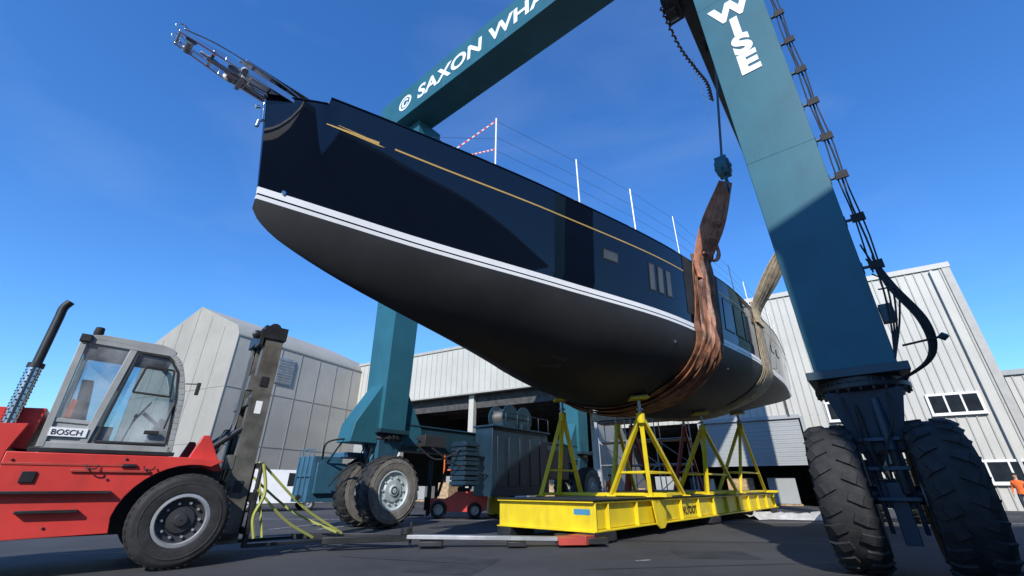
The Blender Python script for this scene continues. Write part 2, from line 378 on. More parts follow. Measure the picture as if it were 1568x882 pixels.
def bogie(x,y,left):
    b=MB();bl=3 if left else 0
    b.lathe((x,y,0),[(.6,2.62),(.66,2.66),(.66,2.74),(.58,2.75),(.58,2.84)],1,40,'z')
    for i in range(24):
        t=i*math.pi/12;b.tube((x+.63*math.cos(t),y+.63*math.sin(t),2.6),(x+.63*math.cos(t),y+.63*math.sin(t),2.78),.025,1,6)
    b.hexa([(x-.3,y-.28,1.7),(x+.3,y-.28,1.7),(x+.3,y+.28,1.7),(x-.3,y+.28,1.7),(x-.5,y-.52,2.62),(x+.5,y-.52,2.62),(x+.5,y+.52,2.62),(x-.5,y+.52,2.62)],bl)
    for yy in (-.2,.2):
        b.prism([(x-.26,2.0),(x+.26,2.0),(x+.22,.95),(x+.1,.55),(x-.1,.55),(x-.22,.95)],'y',y+yy-.03,y+yy+.03,bl)
    b.tube((x,y-.98,1.08),(x,y+.98,1.08),.13,1,16)
    b.box(x-.24,x+.24,y-.17,y+.17,.9,1.3,bl)
    b.tube((x-.42,y-.12,2.5),(x-.4,y-.12,1.1),.055,2,10);b.tube((x-.42,y+.14,2.5),(x-.4,y+.14,1.3),.04,2,10)
    b.tube((x-.42,y-.12,2.5),(x-.41,y-.12,1.7),.075,bl,10)
    b.path(smooth([(x-.45,y+.3,2.6),(x-.6,y+.25,2.1),(x-.5,y+.1,1.5),(x-.35,y,1.2)]),.02,2,6)
    b.path(smooth([(x-.45,y-.3,2.6),(x-.62,y-.28,2.2),(x-.55,y-.05,1.7),(x-.35,y,1.3)]),.02,2,6)
    b.prism([(x-.4,1.25),(x-.22,1.3),(x-.22,.5),(x-.34,.42)],'y',y-.1,y+.1,bl)
    for k in range(3):b.box(x-.46,x-.36,y-.26,y+.26,1.0+.42*k,1.06+.42*k,bl)
    b.obj('bogie_frame',['blue','dark','black','lblue'],TL,.015)
    b=MB()
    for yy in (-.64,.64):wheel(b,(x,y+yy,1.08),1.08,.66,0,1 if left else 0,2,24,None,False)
    b.obj('twin_wheels',['tyre','tyred','rimw'],TL)
for x in (0,LN):
    for y in (0,W):bogie(x,y,y>1)
b=MB()
b.box(4.3,8.3,12.1,13.05,.85,3.45,0);b.box(4.2,8.4,12.0,13.12,3.45,3.52,0)
for k in range(5):b.box(4.6+.75*k,5.2+.75*k,12.07,12.1,1.2,3.1,0)
for k in range(9):b.box(2.9,3.7,12.2+(k%2)*.05,13.0,1.25+.17*k,1.38+.17*k,0)
b.box(2.95,3.65,12.35,12.95,1.2,2.8,0)
b.box(8.6,10.4,12.3,13.1,1.5,2.8,1)
for k in range(6):b.tube((4.3+.8*k,12.05,3.5),(4.3+.8*k,12.05,4.1),.02,0,6)
b.tube((4.3,12.05,4.1),(8.3,12.05,4.1),.02,0,6)
b.path(smooth([(1.0,12.9,2.6),(1.8,12.7,2.1),(2.6,12.6,2.3),(3.0,12.5,2.6)]),.035,1,8)
b.path(smooth([(1.0,12.9,2.8),(1.7,12.6,2.4),(2.5,12.5,2.0),(4.3,12.3,1.6)]),.03,1,8)
b.box(1.2,2.2,12.6,13.0,2.5,2.9,1)
b.obj('engine_house',['blue','rimd'],TL,.02)
b=MB()
for x in (5.6,6.6):
    b.lathe((x,12.6,3.95),[(.55,-.42),(.55,-.36),(.34,-.34),(.34,.34),(.55,.36),(.55,.42)],0,30)
    for k in range(9):b.lathe((x,12.6,3.95),[(.36,-.32+.075*k),(.385,-.29+.075*k),(.36,-.26+.075*k)],1,24)
    b.box(x-.3,x+.3,12.1,13.1,3.5,3.75,0)
b.obj('winch_drums',['teald','rope'],TL)
b=MB();b.box(-1.9,-.9,14.3,15.3,.75,2.1,0);b.box(-1.8,-.8,14.2,14.28,1.0,1.9,0)
b.box(-1.0,.2,13.9,15.0,2.1,2.25,0)
b.path(smooth([(-1.7,14.2,2.0),(-1.9,13.6,2.5),(-.9,13.3,2.6),(-.5,13.4,2.2)]),.03,1)
b.path(smooth([(-1.5,14.2,1.9),(-1.3,13.7,2.6),(-.7,13.6,2.8),(-.5,13.6,2.3)]),.03,1)
b.path(smooth([(-1.4,14.1,1.2),(-1.2,13.6,1.7),(-.7,13.5,1.9),(-.3,13.5,1.4)]),.025,1)
for k in range(4):b.tube((-1.95,14.3+.3*k,.75),(-1.95,14.3+.3*k,2.3),.02,0,6)
b.tube((-1.95,14.3,2.3),(-1.95,15.2,2.3),.02,0,6);b.tube((-1.95,14.3,1.5),(-1.95,15.2,1.5),.02,0,6)
b.obj('hydraulic_tank',['lblue','black'],TL,.01)
b=MB()
def edge(z): return -(1.12+(z-2.85)/14.05*.44)/2
for k,(ox,oy,r) in enumerate(((-.36,-.14,.013),(-.36,-.25,.013),(-.3,-.2,.016))):
    b.path([(ox,edge(z)+oy+.015*math.sin(z*3+k),z) for z in [4.6+.35*i for i in range(36)]],r,1,6)
for i in range(13):
    z=4.7+i*.98;b.box(-.4,-.34,edge(z)-.28,edge(z)-.0,z,z+.035,0);b.box(-.42,-.38,edge(z)-.3,edge(z)-.1,z-.06,z+.1,1)
    b.box(-.4,-.3,edge(z)-.02,edge(z)+.1,z-.08,z+.12,1)
for k in range(4):
    o=.04*k
    b.path(smooth([(-.4+o,edge(4.6)-.2,4.9),(-.45+o,-.8-o,4.3),(-.5+o,-1.0-o,3.6),(-.45+o,-.98-o*.6,3.1),(-.45+o,-.7,2.82),(-.4+o,-.2,2.65)]),.017,1,8)
for k in range(4):
    b.path(smooth([(-.3,edge(5)-.1,5.2-.3*k),(-.42,-.76-.05*k,4.5-.1*k),(-.42,-.68-.04*k,3.7),(-.5,-.55,3.05)]),.014,1,6)
b.box(-.4,-.2,-.78,-.6,3.7,4.0,0)
b.tube((-.45,-.7,3.25),(-.45,-1.15,3.3),.018,1,6);b.lathe((-.45,-1.2,3.3),[(.02,-.06),(.07,0),(.02,.06)],0,12)
b.obj('hydraulic_hoses',['teald','black'],TL)
def hoist(xt,yt,zt,xh,yh,zh):
    b=MB()
    for k in range(4):
        o=(k-1.5)*.09;b.tube((xt+o,yt,zt),(xh+o,yh,zh+.25),.012,1,6)
    cnt=len(b.v)
    b.prism([(-.3,.35),(-.34,.0),(-.18,-.26),(.18,-.26),(.34,.0),(.3,.35),(.1,.5),(-.1,.5)],'y',-.17,.17,0)
    for s_ in (-1,1):b.lathe((0,0,.08),[(.28,s_*.18),(.24,s_*.22),(.08,s_*.23),(.06,s_*.26)],2,24)
    b.path(smooth([(0,0,-.2),(0,0,-.42),(.17,0,-.55),(.17,0,-.76),(0,0,-.88),(-.17,0,-.78),(-.2,0,-.6)]),.06,0,10,.03)
    b.path(smooth([(-.3,0,-.1),(-.4,0,-.3),(-.34,0,-.5)]),.02,2,6)
    for i in range(cnt,len(b.v)):
        v=b.v[i];b.v[i]=(v[0]+xh,v[1]+yh,v[2]+zh)
    b.box(xt-.35,xt+.35,yt-.25,yt+.25,zt-.2,zt,2)
    b.obj('hoist_block',['teal','rope','dark'],TL)
hoist(4.32,.85,16.8,3.79,1.55,10.9)
hoist(8.7,.7,16.8,8.6,.55,11.0)
hoist(4.3,12.9,15.4,4.27,10.6,11.0);hoist(8.9,12.9,15.4,8.9,10.6,11.0)
b=MB()
pts=smooth([(1.6,1.9,17.2),(2.4,1.75,15.9),(3.0,1.5,15.1),(3.5,1.3,14.6),(3.6,1.3,13.8)],12)
for i in range(0,len(pts)-1):
    b.path([pts[i],pts[i]*.5+pts[i+1]*.5+Vector((.07*(i%2),.07*((i+1)%2),0)),pts[i+1]],.04,0,6)
b.path(smooth([(3.2,1.5,15.8),(3.3,1.55,14.6),(3.5,1.5,13.8),(3.45,1.55,13.2)]),.014,1,6)
b.box(1.0,2.0,1.3,1.8,16.5,17.3,2);b.lathe((1.6,1.6,16.6),[(.3,-.15),(.3,.15)],2,20)
b.obj('chains',['rust','white','dark'],TL)
xr=(0,-1,0);zu=(0,0,1)
text('wharf_lettering','SAXON WHARF',1.15,(-1.215,12.3,17.4),xr,zu,'lett',TL,.034,1.04)
text('logo','\u00a9',1.15,(-1.215,13.65,17.4),xr,zu,'lett',TL,.024)
for ch,z in (('W',12.05),('I',11.4),('S',10.75),('E',10.1)):
    dx=-(1.0+(z+.3-2.85)/14.05*.3)/2-.01
    text('lettering_'+ch.lower(),ch,.84,(dx,.0,z),xr,zu,'lett',TL,.045,1,'CENTER')
# ------------------------------------------------------------------ lifting slings
def sling(name,L,w,mats,hookz,hy,rag):
    rt=root(name,boat.location,boat.rotation_euler[2])
    b=MB();f=fb(L)
    D=interp(DD,L)
    for layer in range(3):
        off=.03+(.07 if rag>.02 else .02)*layer
        zs=[f+.25,f]+[f*(1-i/10) for i in range(1,11)]
        half=[(hb(L,min(z,f))+off,z) for z in zs]+[(hb(L,-D*math.sin(j/20*math.pi/2))+off*math.cos(j/20*1.57),-D*math.sin(j/20*math.pi/2)-off*math.sin(j/20*1.57)) for j in range(1,21)]
        prof=[(-y,z) for y,z in half]+[(y,z) for y,z in half[::-1][1:]]
        ww=w*(1,.8,.5)[layer]
        vs=[];nc=21
        for i,(y,z) in enumerate(prof):
            for k in range(nc):
                u=(k/(nc-1)-.5)*ww
                fold=rag*(.5*math.sin(k*1.9+i*.35+layer)+.5*math.sin(k*1.1-i*.55))
                dr=1+max(0,fold)*.5*(1 if rag>.02 else 0)
                # narrower at the sheer, spread below
                tw=1 if z<0 else 1-.35*min(1,z/f)
                Lc=L+u*tw
                dy=(hb(Lc,z if z<f-.1 else f-.1)-hb(L,z if z<f-.1 else f-.1))*(1 if y>0 else -1) if z>-.9*D else 0
                vs.append((Lc+rag*.8*math.sin(i*.5+layer*2),(y+dy)*dr,z-max(0,fold)*(.3 if z<0 else 0)))
        b.add(vs,[(i*nc+k,i*nc+k+1,(i+1)*nc+k+1,(i+1)*nc+k) for i in range(len(prof)-1) for k in range(nc-1)],0,True)
    for sd in (-1,1):
        y0=sd*(hb(L,f)+.09)
        for k in range(9):
            u=(k-4)*w*.65/9.5;yo=(k-4)*.045*sd
            a=Vector((L+u,y0,f+.1));m_=Vector((L+u*.7+.05*math.sin(k*2),y0+yo+(sd*hy-y0)*.5+.04*math.cos(k*3),f+(hookz-f)*.5));c=Vector((L+u*.25,sd*hy+yo*.6,hookz))
            P=smooth([Vector((L+u*1.05,y0,f-.6)),a,m_,c],6)
            for i in range(len(P)-1):
                b.beam(P[i],P[i+1],.035,.14 if k%2 else .17,1,up=(1,.5*sd,0))
    if rag>.02:
        for k in range(4):
            yb=-(hb(L,f)+.4);zb=f+.6
            b.path(smooth([(L-.1,yb,zb+.5),(L+.38,yb-.1,zb+.35+.08*k),(L+.52+.05*k,yb-.12,zb-.05),(L+.3,yb,zb-.4),(L+.05,yb+.1,zb-.1)]),.045,1,6)
        for q in (.25,.75,1.3):
            b.path(smooth([(L-.42+.1*q,-(hb(L,f)+.2+.45*q),f+q),(L,-(hb(L,f)+.34+.45*q),f+q+.03),(L+.42-.1*q,-(hb(L,f)+.2+.45*q),f+q)]),.03,1,6)
    o=b.obj('webbing',mats,rt)
    sd_=o.modifiers.new('solid','SOLIDIFY');sd_.thickness=.015
sling('lifting_sling',11.75,1.75,['sling','slingo'],4.95,4.5,.07)
sling('lifting_sling.001',17.3,1.7,['sling2','sling2'],5.0,5.3,.012)
# ------------------------------------------------------------------ cradle
CR=root('yellow_cradle',(1.93,11.0,0),math.atan2(.75,.66))
CL=17.5
b=MB()
for y0 in (0,2.72):
    b.box(.02,CL,y0+.11,y0+.15,.3,.84,0);b.box(0,CL,y0,y0+.28,.25,.29,0);b.box(0,CL,y0,y0+.28,.84,.88,0)
    for k in range(12):b.box(.6+1.5*k,.63+1.5*k,y0+.01,y0+.26,.29,.84,0)
b.box(-.02,.02,0,3.0,.25,.88,0);b.box(-.12,-.02,0,3.0,.25,.28,0);b.box(-.12,-.02,0,3.0,.85,.88,0)
for x in (.3,3.2,6.4,9.6,12.8,16.8):
    b.box(x,x+.05,.15,2.85,.32,.82,0);b.box(x-.1,x+.15,.28,2.72,.26,.3,0)
b.prism([(2.9,.84),(3.05,.25),(3.2,.15),(3.5,.15),(3.65,.25),(3.8,.84)],'y',-.06,-.02,0)
for x in (3.4,9.8,16.5):b.box(x-.2,x+.2,-.35,3.3,.93,1.03,0)
b.box(-.15,CL,-.04,3.04,.9,.925,1)
b.obj('frame',['yel','dark'],CR,.008)
b=MB()
for x in (.35,8,16.5):
    for y in (.1,2.6):
        b.box(x-.5,x+.5,y-.1,y+.35,.05,.24,0)
        for k in range(4):b.lathe((x-.36+.24*k,y+.12,.09),[(.09,-.2),(.09,.2)],0,14)
b.box(-.5,-.02,.0,.5,.05,.22,1);b.box(-.3,.0,.55,1.0,.04,.2,0)
b.obj('skates',['dark','redst'],CR,.01)
text('stencil','WLYOOT',.3,(5.2,.09,.42),(1,0,0),(0,0,1),'black',CR,.006)
b=MB();b.box(-.024,-.021,.15,.6,.6,.72,0);b.obj('label',['lbl'],CR)
def under(x,y):
    dx=x+4.04;dy=y-5.45;d=math.hypot(.66,.75)
    L=(.66*dx+.75*dy)/d;T=abs((.75*dx-.66*dy)/d);D=interp(DD,L);z=-D
    for i in range(200):
        z=-D+D*i/200
        if hb(L,z)>=T:break
    return 5.42+z
def stand(name,pad,feet,mt,touch=True):
    base=Vector((sum(f_[0] for f_ in feet)/3,sum(f_[1] for f_ in feet)/3,0))
    if touch:pad=(pad[0],pad[1],under(pad[0],pad[1])-.1)
    rt=root(name,base);b=MB();P=Vector(pad)-base
    F=[Vector((f_[0],f_[1],.93))-base for f_ in feet]
    T=P-Vector((0,0,.45))
    for f_ in F:
        b.beam(f_,T+(f_-T)*.02,.12,.12,0);b.box(f_.x-.16,f_.x+.16,f_.y-.16,f_.y+.16,f_.z,f_.z+.03,0)
    for i in range(3):
        a,c=F[i],F[(i+1)%3];b.beam(a.lerp(T,.3),c.lerp(T,.3),.06,.06,0)
        b.beam(a+Vector((0,0,.06)),c+Vector((0,0,.06)),.08,.08,0)
    b.lathe((T.x,T.y,T.z-.25),[(.1,0),(.12,.05),(.12,.28),(.07,.3)],0,16,'z')
    b.tube(T,P-Vector((0,0,.05)),.045,1,12)
    b.lathe((T.x,T.y,T.z+.12),[(.1,0),(.1,.05)],1,12,'z')
    b.beam(P-Vector((.28,0,.02)),P+Vector((.28,0,.03)),.34,.06,0);b.beam(P+Vector((-.25,0,.03)),P+Vector((.25,0,.08)),.3,.05,2)
    b.obj('tripod',[mt,'galv','wood'],rt,.01)
stand('boat_stand',(1.72,14.9,4.05),[(.9,14.9),(1.55,15.6),(2.35,16.0)],'yel')
stand('boat_stand.001',(3.72,12.7,3.85),[(3.9,13.3),(5.5,15.1),(3.0,14.3)],'yel')
stand('boat_stand.002',(7.05,16.4,3.95),[(7.0,16.9),(9.2,19.2),(6.3,17.9)],'yel')
stand('boat_stand.003',(10.3,20.0,4.0),[(9.8,20.2),(12.5,23.2),(9.2,21.0)],'yel')
stand('boat_stand.004',(4.25,17.9,3.9),[(3.7,17.4),(5.0,19),(4.1,18.8)],'yel')
stand('boat_stand.005',(5.1,18.9,3.5),[(4.5,18.6),(5.9,19.6),(5.0,20)],'redst')
stand('boat_stand.006',(8.6,22.2,3.9),[(7.6,22),(9.6,23.6),(8.3,23.8)],'redst')
# ------------------------------------------------------------------ big forklift
FK=root('forklift_truck',(-6.25,8.83,0),R(42))
b=MB()
for y in (-1.05,1.05):wheel(b,(0,y,.7),.7,.42,0,0,1,0,mlight=2)
for y in (-.95,.95):wheel(b,(-3.1,y,.62),.62,.4,0,0,1,0,mlight=2)
c=Vector((0,-1.05,.7))
for i in range(40):
    t=i*math.pi/20
    for sd in (-1,1):
        b.beam(c+Vector((math.cos(t)*.697,sd*.03,math.sin(t)*.697)),c+Vector((math.cos(t+.05)*.682,sd*.17,math.sin(t+.05)*.682)),.05,.014,0,up=(math.cos(t),0,math.sin(t)))
b.obj('wheels',['tyre','rimd','galv'],FK)
b=MB()
arch=[(-.86,.55)]+[(-math.cos(t)*.9,.7+math.sin(t)*.84) for t in [R(a) for a in range(5,106,10)]]
b.prism([(-2.3,.52)]+arch+[(.42,1.62),(-.2,1.66),(-2.3,1.66)],'y',-1.1,-.62,0)
b.prism([(-2.3,.52)]+arch+[(.42,1.62),(-.2,1.66),(-2.3,1.66)],'y',.62,1.1,0)
b.prism([(-2.3,.5),(.5,.5),(.5,1.5),(-2.3,1.55)],'y',-.6,.6,2)
b.prism([(-4.3,.75),(-3.95,.45),(-3.85,.6),(-3.8,1.15),(-3.4,1.4),(-2.8,1.4),(-2.4,1.1),(-2.32,.52),(-2.3,.52),(-2.3,1.66),(-2.2,2.05),(-4.0,1.95),(-4.3,1.7)],'y',-1.1,1.1,0)
b.prism([(-2.15,1.7),(-2.1,2.3),(-3.9,2.2),(-4.0,1.9)],'y',-.9,.85,0)
b.prism([(-.12,1.62),(.02,2.05),(.12,2.05),(.45,1.45),(.3,1.45)],'y',-.9,-.76,0)
b.prism([(-.12,1.62),(.02,2.05),(.12,2.05),(.45,1.45),(.3,1.45)],'y',.76,.9,0)
b.obj('chassis',['red','dark','dark'],FK,.03)
b=MB()
b.beam((-2.3,-1.16,1.12),(-1.0,-1.16,1.12),.1,.04,0);b.box(-1.95,-1.3,-1.2,-1.1,.85,.89,0)
b.box(-2.05,-1.9,-1.13,-1.1,1.25,1.4,0)
b.beam((-2.3,-1.105,1.5),(-.9,-1.105,1.5),.012,.035,1)
b.beam((-1.55,-1.12,1.42),(-.6,-1.12,1.42),.03,.04,1)
b.tube((-.98,-1.12,1.5),(-.8,-1.12,1.5),.03,0,8)
b.beam((-2.1,-1.0,1.7),(-.35,-1.0,1.7),.14,.06,0)
b.box(-2.0,-.4,-.95,.45,1.67,1.74,0)
for x in (-1.4,-.7):b.path(smooth([(x,-1.13,1.5),(x+.02,-1.2,1.45),(x+.12,-1.2,1.45),(x+.14,-1.13,1.5)]),.012,0,6)
for x,z in ((-2.1,.8),(-1.6,.66),(-1.1,1.3),(-2.2,1.55),(-.95,1.6)):b.tube((x,-1.1,z),(x,-1.12,z),.018,0,8)
b.obj('steps_and_trim',['dark','redst'],FK,.01)
b=MB();yn,yf=-.95,.45;XB=-2.0
for y in (yn,yf):
    P=smooth([(-.42,y,1.74),(-.46,y,2.2),(-.5,y,2.7),(-.66,y,3.2),(-.82,y,3.38)],5)
    for i in range(len(P)-1):b.beam(P[i],P[i+1],.06,.085,0)
    b.beam((XB,y,1.74),(XB-.02,y,3.4),.07,.09,0)
    b.beam((-1.55,y,1.74),(-1.36,y,3.42),.05,.1,0)
    b.beam((XB,y,3.42),(-.78,y,3.39),.06,.09,0)
    b.beam((XB,y,1.76),(-.42,y,1.76),.06,.12,0)
    b.beam((XB,y,2.14),(-1.5,y,2.12),.04,.06,0)
    b.add([(XB,y,1.8),(-1.53,y,1.8),(-1.5,y,2.12),(XB,y,2.14)],[(0,1,2,3)],0)
for x,z in ((XB,1.78),(XB,3.4),(-.8,3.38),(-.42,1.78)):b.beam((x,yn,z),(x,yf,z),.06,.08,0)
b.prism([(XB-.06,3.44),(-.76,3.42),(-.82,3.48),(-1.0,3.53),(-1.8,3.54),(XB-.04,3.49)],'y',yn-.03,yf+.03,0)
b.box(XB-.04,XB,yn+.02,yf-.02,1.8,2.25,0)
D_=[(-1.42,1.85),(-1.28,3.34),(-.84,3.32),(-.66,3.08),(-.56,2.6),(-.5,1.85)]
for i in range(6):
    p,q=D_[i],D_[(i+1)%6];b.beam((p[0],yn-.03,p[1]),(q[0],yn-.03,q[1]),.025,.04,1)
D2=[(-1.18,2.66),(-1.12,3.12),(-.72,3.1),(-.66,2.64)]
for i in range(4):
    p,q=D2[i],D2[(i+1)%4];b.beam((p[0],yn-.045,p[1]),(q[0],yn-.045,q[1]),.02,.035,1)
b.beam((-.6,yn-.06,2.1),(-.57,yn-.06,2.5),.02,.025,1)
b.box(-.85,-.65,yn-.08,yn-.03,2.0,2.06,1)
b.lathe((-1.9,yn+.1,3.62),[(.05,-.1),(.07,-.04),(.06,.06)],1,14,'z')
b.box(-2.08,-1.94,yn-.08,yn+.05,3.38,3.5,1)
b.beam((-.5,yn-.02,2.9),(-.3,yn-.16,2.9),.02,.02,1);b.box(-.34,-.28,yn-.2,yn-.15,2.7,2.92,1)
b.obj('cab_frame',['grey','black'],FK,.008)
b=MB()
for y in (yn+.005,yf-.005):
    b.add([(-1.97,y,2.16),(-1.5,y,2.14),(-1.36,y,3.38),(-1.97,y,3.38)],[(0,1,2,3)])
    b.add([(-1.52,y,1.82),(-.45,y,1.82),(-.49,y,2.4),(-.52,y,2.75),(-.8,y,3.36),(-1.36,y,3.38)],[(0,1,2,3,4,5)])
b.add([(XB,yn,2.25),(XB,yf,2.25),(XB-.01,yf,3.38),(XB-.01,yn,3.38)],[(0,1,2,3)])
b.add([(-.43,yn,1.85),(-.43,yf,1.85),(-.5,yf,2.7),(-.5,yn,2.7)],[(0,1,2,3)]);b.add([(-.5,yn,2.7),(-.5,yf,2.7),(-.78,yf,3.35),(-.78,yn,3.35)],[(0,1,2,3)])
b.obj('cab_glazing',['glass'],FK)
b=MB();ox=-.3
b.box(-1.4+ox,-.95+ox,-.55,.05,1.74,2.12,0);b.prism([(-1.5+ox,2.1),(-1.33+ox,2.12),(-1.43+ox,2.85),(-1.58+ox,2.85)],'y',-.52,.02,0)
b.box(-.95+ox,-.3+ox,-.9,-.6,1.75,1.85,0)
b.prism([(-.5+ox,1.74),(-.22+ox,1.74),(-.2+ox,2.25),(-.37+ox,2.3)],'y',-.75,.25,0)
b.tube((-.32+ox,-.25,2.2),(-.62+ox,-.25,2.42),.03,0)
pr=[]
for i in range(25):
    t=i*math.pi/12;pr.append(Vector((-.64+ox,-.25,2.44))+Vector((math.sin(t)*.08,math.cos(t)*.19,math.sin(t)*.17)))
b.path(pr,.016,0,6);b.tube(pr[0],pr[12],.012,0,6);b.tube(pr[6],pr[18],.012,0,6)
b.tube((-.8+ox,-.75,1.8),(-.72+ox,-.75,2.3),.015,0,6);b.lathe((-.72+ox,-.75,2.3),[(.01,-.03),(.03,0),(.01,.04)],0,10,'z')
b.prism([(-1.9,2.2),(-1.7,2.2),(-1.72,2.45),(-1.88,2.5)],'y',-.75,-.55,1)
b.obj('cab_interior',['black','orange'],FK,.02)
b=MB();b.box(-1.97,-1.54,yn-.045,yn-.035,1.9,2.03,0);b.obj('sign_plate',['lett'],FK)
text('sign_text','BOSCH',.11,(-1.95,yn-.048,1.925),(1,0,0),(0,0,1),'rimd',FK,.001)
b=MB();ex,ey=-2.42,-1.0
b.tube((ex,ey,1.3),(ex,ey,2.9),.085,0,16)
for i in range(20):
    for j in range(8):
        t=j*math.pi/4+i*.4;b.box(ex+.082*math.cos(t)-.01,ex+.082*math.cos(t)+.01,ey+.082*math.sin(t)-.01,ey+.082*math.sin(t)+.01,1.95+.045*i,1.97+.045*i,1)
b.path(smooth([(ex,ey,2.85),(ex,ey,3.4),(ex,ey,3.7),(ex+.0,ey-.0,3.86),(ex+.05,ey-.02,3.98)]),.06,1,12)
b.tube((ex,ey,2.86),(ex,ey,2.93),.1,1,16)
b.obj('exhaust_stack',['steel','dark'],FK)
b=MB()
for sd in (-1,1):
    y=sd*.52
    b.box(.66,.7,y-.1,y+.1,.3,4.3,0);b.box(.7,.98,y+sd*.06,y+sd*.1,.3,4.3,0);b.box(.98,1.02,y-.1,y+.1,.3,4.3,0)
    b.box(.73,.95,sd*.4-.05,sd*.4+.02,.35,4.4,0)
    b.tube((.86,sd*.28,.4),(.86,sd*.28,3.7),.055,1,12);b.tube((.86,sd*.28,3.7),(.86,sd*.28,4.25),.035,2,12)
    b.path(smooth([(.95,sd*.2,.9),(.96,sd*.2,2.5),(.96,sd*.2,4.2)]),.02,1,6)
    b.tube((-.1,sd*.55,1.55),(.66,sd*.55,2.25),.06,1,12);b.tube((.35,sd*.55,1.96),(.66,sd*.55,2.25),.035,2,12)
    b.box(.76,.9,sd*.622,sd*.64,1.1,1.3,1);b.box(.76,.9,sd*.622,sd*.64,3.1,3.3,1)
b.box(.6,1.06,-.66,.66,4.12,4.4,1);b.box(.62,.72,-.62,.62,2.7,2.85,0);b.box(.62,.72,-.62,.62,1.0,1.2,0);b.box(.6,1.04,-.62,.62,.25,.42,0)
b.box(.55,.62,-.66,-.3,3.95,4.3,1)
for sd in (-1,1):b.lathe((.88,sd*.2,4.48),[(.13,-.04),(.1,-.02),(.1,.02),(.13,.04)],1,18)
b.lathe((.5,-.5,4.2),[(.05,-.06),(.09,-.03),(.09,.03),(.05,.06)],1,12)
b.box(.56,.66,-.62,-.42,3.0,3.3,0);b.box(.54,.66,-.63,-.41,1.5,1.75,0)
for k in range(5):b.path(smooth([(.3,-.4+.1*k,1.6),(.45,-.4+.1*k,2.0+.05*k),(.58,-.3+.08*k,2.4),(.6,-.2+.08*k,3.8)]),.016,1,6)
b.box(.78,.9,-.624,-.622,2.55,2.8,3)
b.obj('mast',['mast','dark','steel','lett'],FK,.008)
b=MB()
b.box(1.06,1.14,-.95,.95,.95,1.1,0);b.box(1.06,1.14,-.95,.95,.4,.52,0)
for y in (-.9,-.3,.3,.9):b.box(1.06,1.12,y-.05,y+.05,.4,1.6,0)
b.box(1.06,1.12,-.95,.95,1.54,1.62,0)
for y in (-.55,.45):
    b.box(1.14,1.21,y-.09,y+.09,.18,1.15,0)
    b.beam((1.14,y,.2),(3.2,y,.2),.18,.07,0,h2=.03,w2=.14)
b.obj('carriage_and_forks',['dark'],FK,.01)
b=MB()
for (p,q,s_) in (((1.1,-.9,1.6),(3.0,-.6,.3),.12),((1.1,-.95,1.15),(2.4,-.62,.26),.1),((1.1,.3,1.5),(3.0,-.3,.3),.15),((1.1,-.6,1.65),(1.35,-.95,.35),.03)):
    p=Vector(p);q=Vector(q);mm_=(p+q)/2-Vector((0,0,s_));P=smooth([p,mm_,q],6)
    for i in range(len(P)-1):b.beam(P[i],P[i+1],.008,.045,0,up=(0,0,1))
b.lathe((1.9,-.78,1.0),[(.05,-.05),(.05,.05)],1,10)
b.path(smooth([(1.1,-.97,1.6),(1.22,-1.02,1.1),(1.12,-1.0,.7),(1.2,-1.02,.35)]),.03,0,6)
b.obj('ratchet_straps',['strap','dark'],FK)
TB=root('tow_bar',(-2.3,10.6,0),math.atan2(.25,4.0));b=MB()
b.beam((-1.6,.5,.2),(.1,.05,.2),.12,.12,1);b.beam((-1.6,-.5,.2),(.1,-.02,.2),.12,.12,1)
b.beam((-2.4,0,.24),(.15,0,.24),.1,.1,1)
b.beam((0,0,.22),(3.3,0,.16),.2,.08,0);b.box(3.3,3.9,-.2,.24,.05,.2,2);b.box(3.9,4.4,-.15,.15,.06,.18,1)
b.lathe((0,0,.26),[(.12,0),(.12,.12)],1,16,'z');b.tube((.1,.0,.05),(.1,0,.5),.03,1)
b.box(.3,.8,-.2,.2,.05,.14,1);b.box(2.2,2.6,-.18,.18,.03,.12,1)
b.obj('bar',['galv','dark','redst'],TB,.01)
# ------------------------------------------------------------------ small forklift far
F2=root('forklift_truck.001',(-3.1,20.3,0),R(185));b=MB()
for x,y,r in ((.0,-.5,.34),(.0,.5,.34),(-1.5,-.48,.3),(-1.5,.48,.3)):wheel(b,(x,y,r),r,.25,1,1,3)
b.prism([(-2,.35),(-1.8,.25),(.35,.25),(.35,.75),(-.2,.72),(-.5,.85),(-.7,1.0),(-1.9,1.02),(-2.05,.8)],'y',-.52,.52,0)
b.box(-1.3,-.75,-.25,.25,1.0,1.15,1);b.prism([(-1.35,1.1),(-1.2,1.1),(-1.28,1.6),(-1.4,1.6)],'y',-.24,.24,1)
for x,x2 in ((-1.75,-1.5),(.1,-.25)):
    for y in (-.45,.45):b.beam((x,y,.8),(x2,y,2.05),.06,.06,1)
b.box(-1.55,-.2,-.5,.5,2.03,2.1,1)
for y in (-.35,.35):b.box(.4,.52,y-.05,y+.05,.1,2.2,1)
b.box(.4,.5,-.4,.4,2.1,2.18,1);b.box(.4,.5,-.4,.4,1.2,1.28,1);b.box(.55,.6,-.5,.5,.3,.8,1)
for y in (-.3,.3):b.box(.6,1.5,y-.05,y+.05,.08,.12,1)
b.obj('body',['red','black','dark','galv'],F2,.02)
V=root('parked_van',(-13,26,0),R(35));b=MB()
b.prism([(-2.4,.4),(2.3,.4),(2.45,.75),(2.35,1.05),(1.6,1.2),(.9,1.95),(.6,2.02),(-2.3,2.05),(-2.45,1.6)],'y',-.95,.95,0)
b.prism([(1.45,1.22),(.88,1.85),(.3,1.88),(.3,1.22)],'y',-.965,.965,1)
b.add([(1.62,-.85,1.25),(1.62,.85,1.25),(.95,.8,1.96),(.95,-.8,1.96)],[(0,1,2,3)],1)
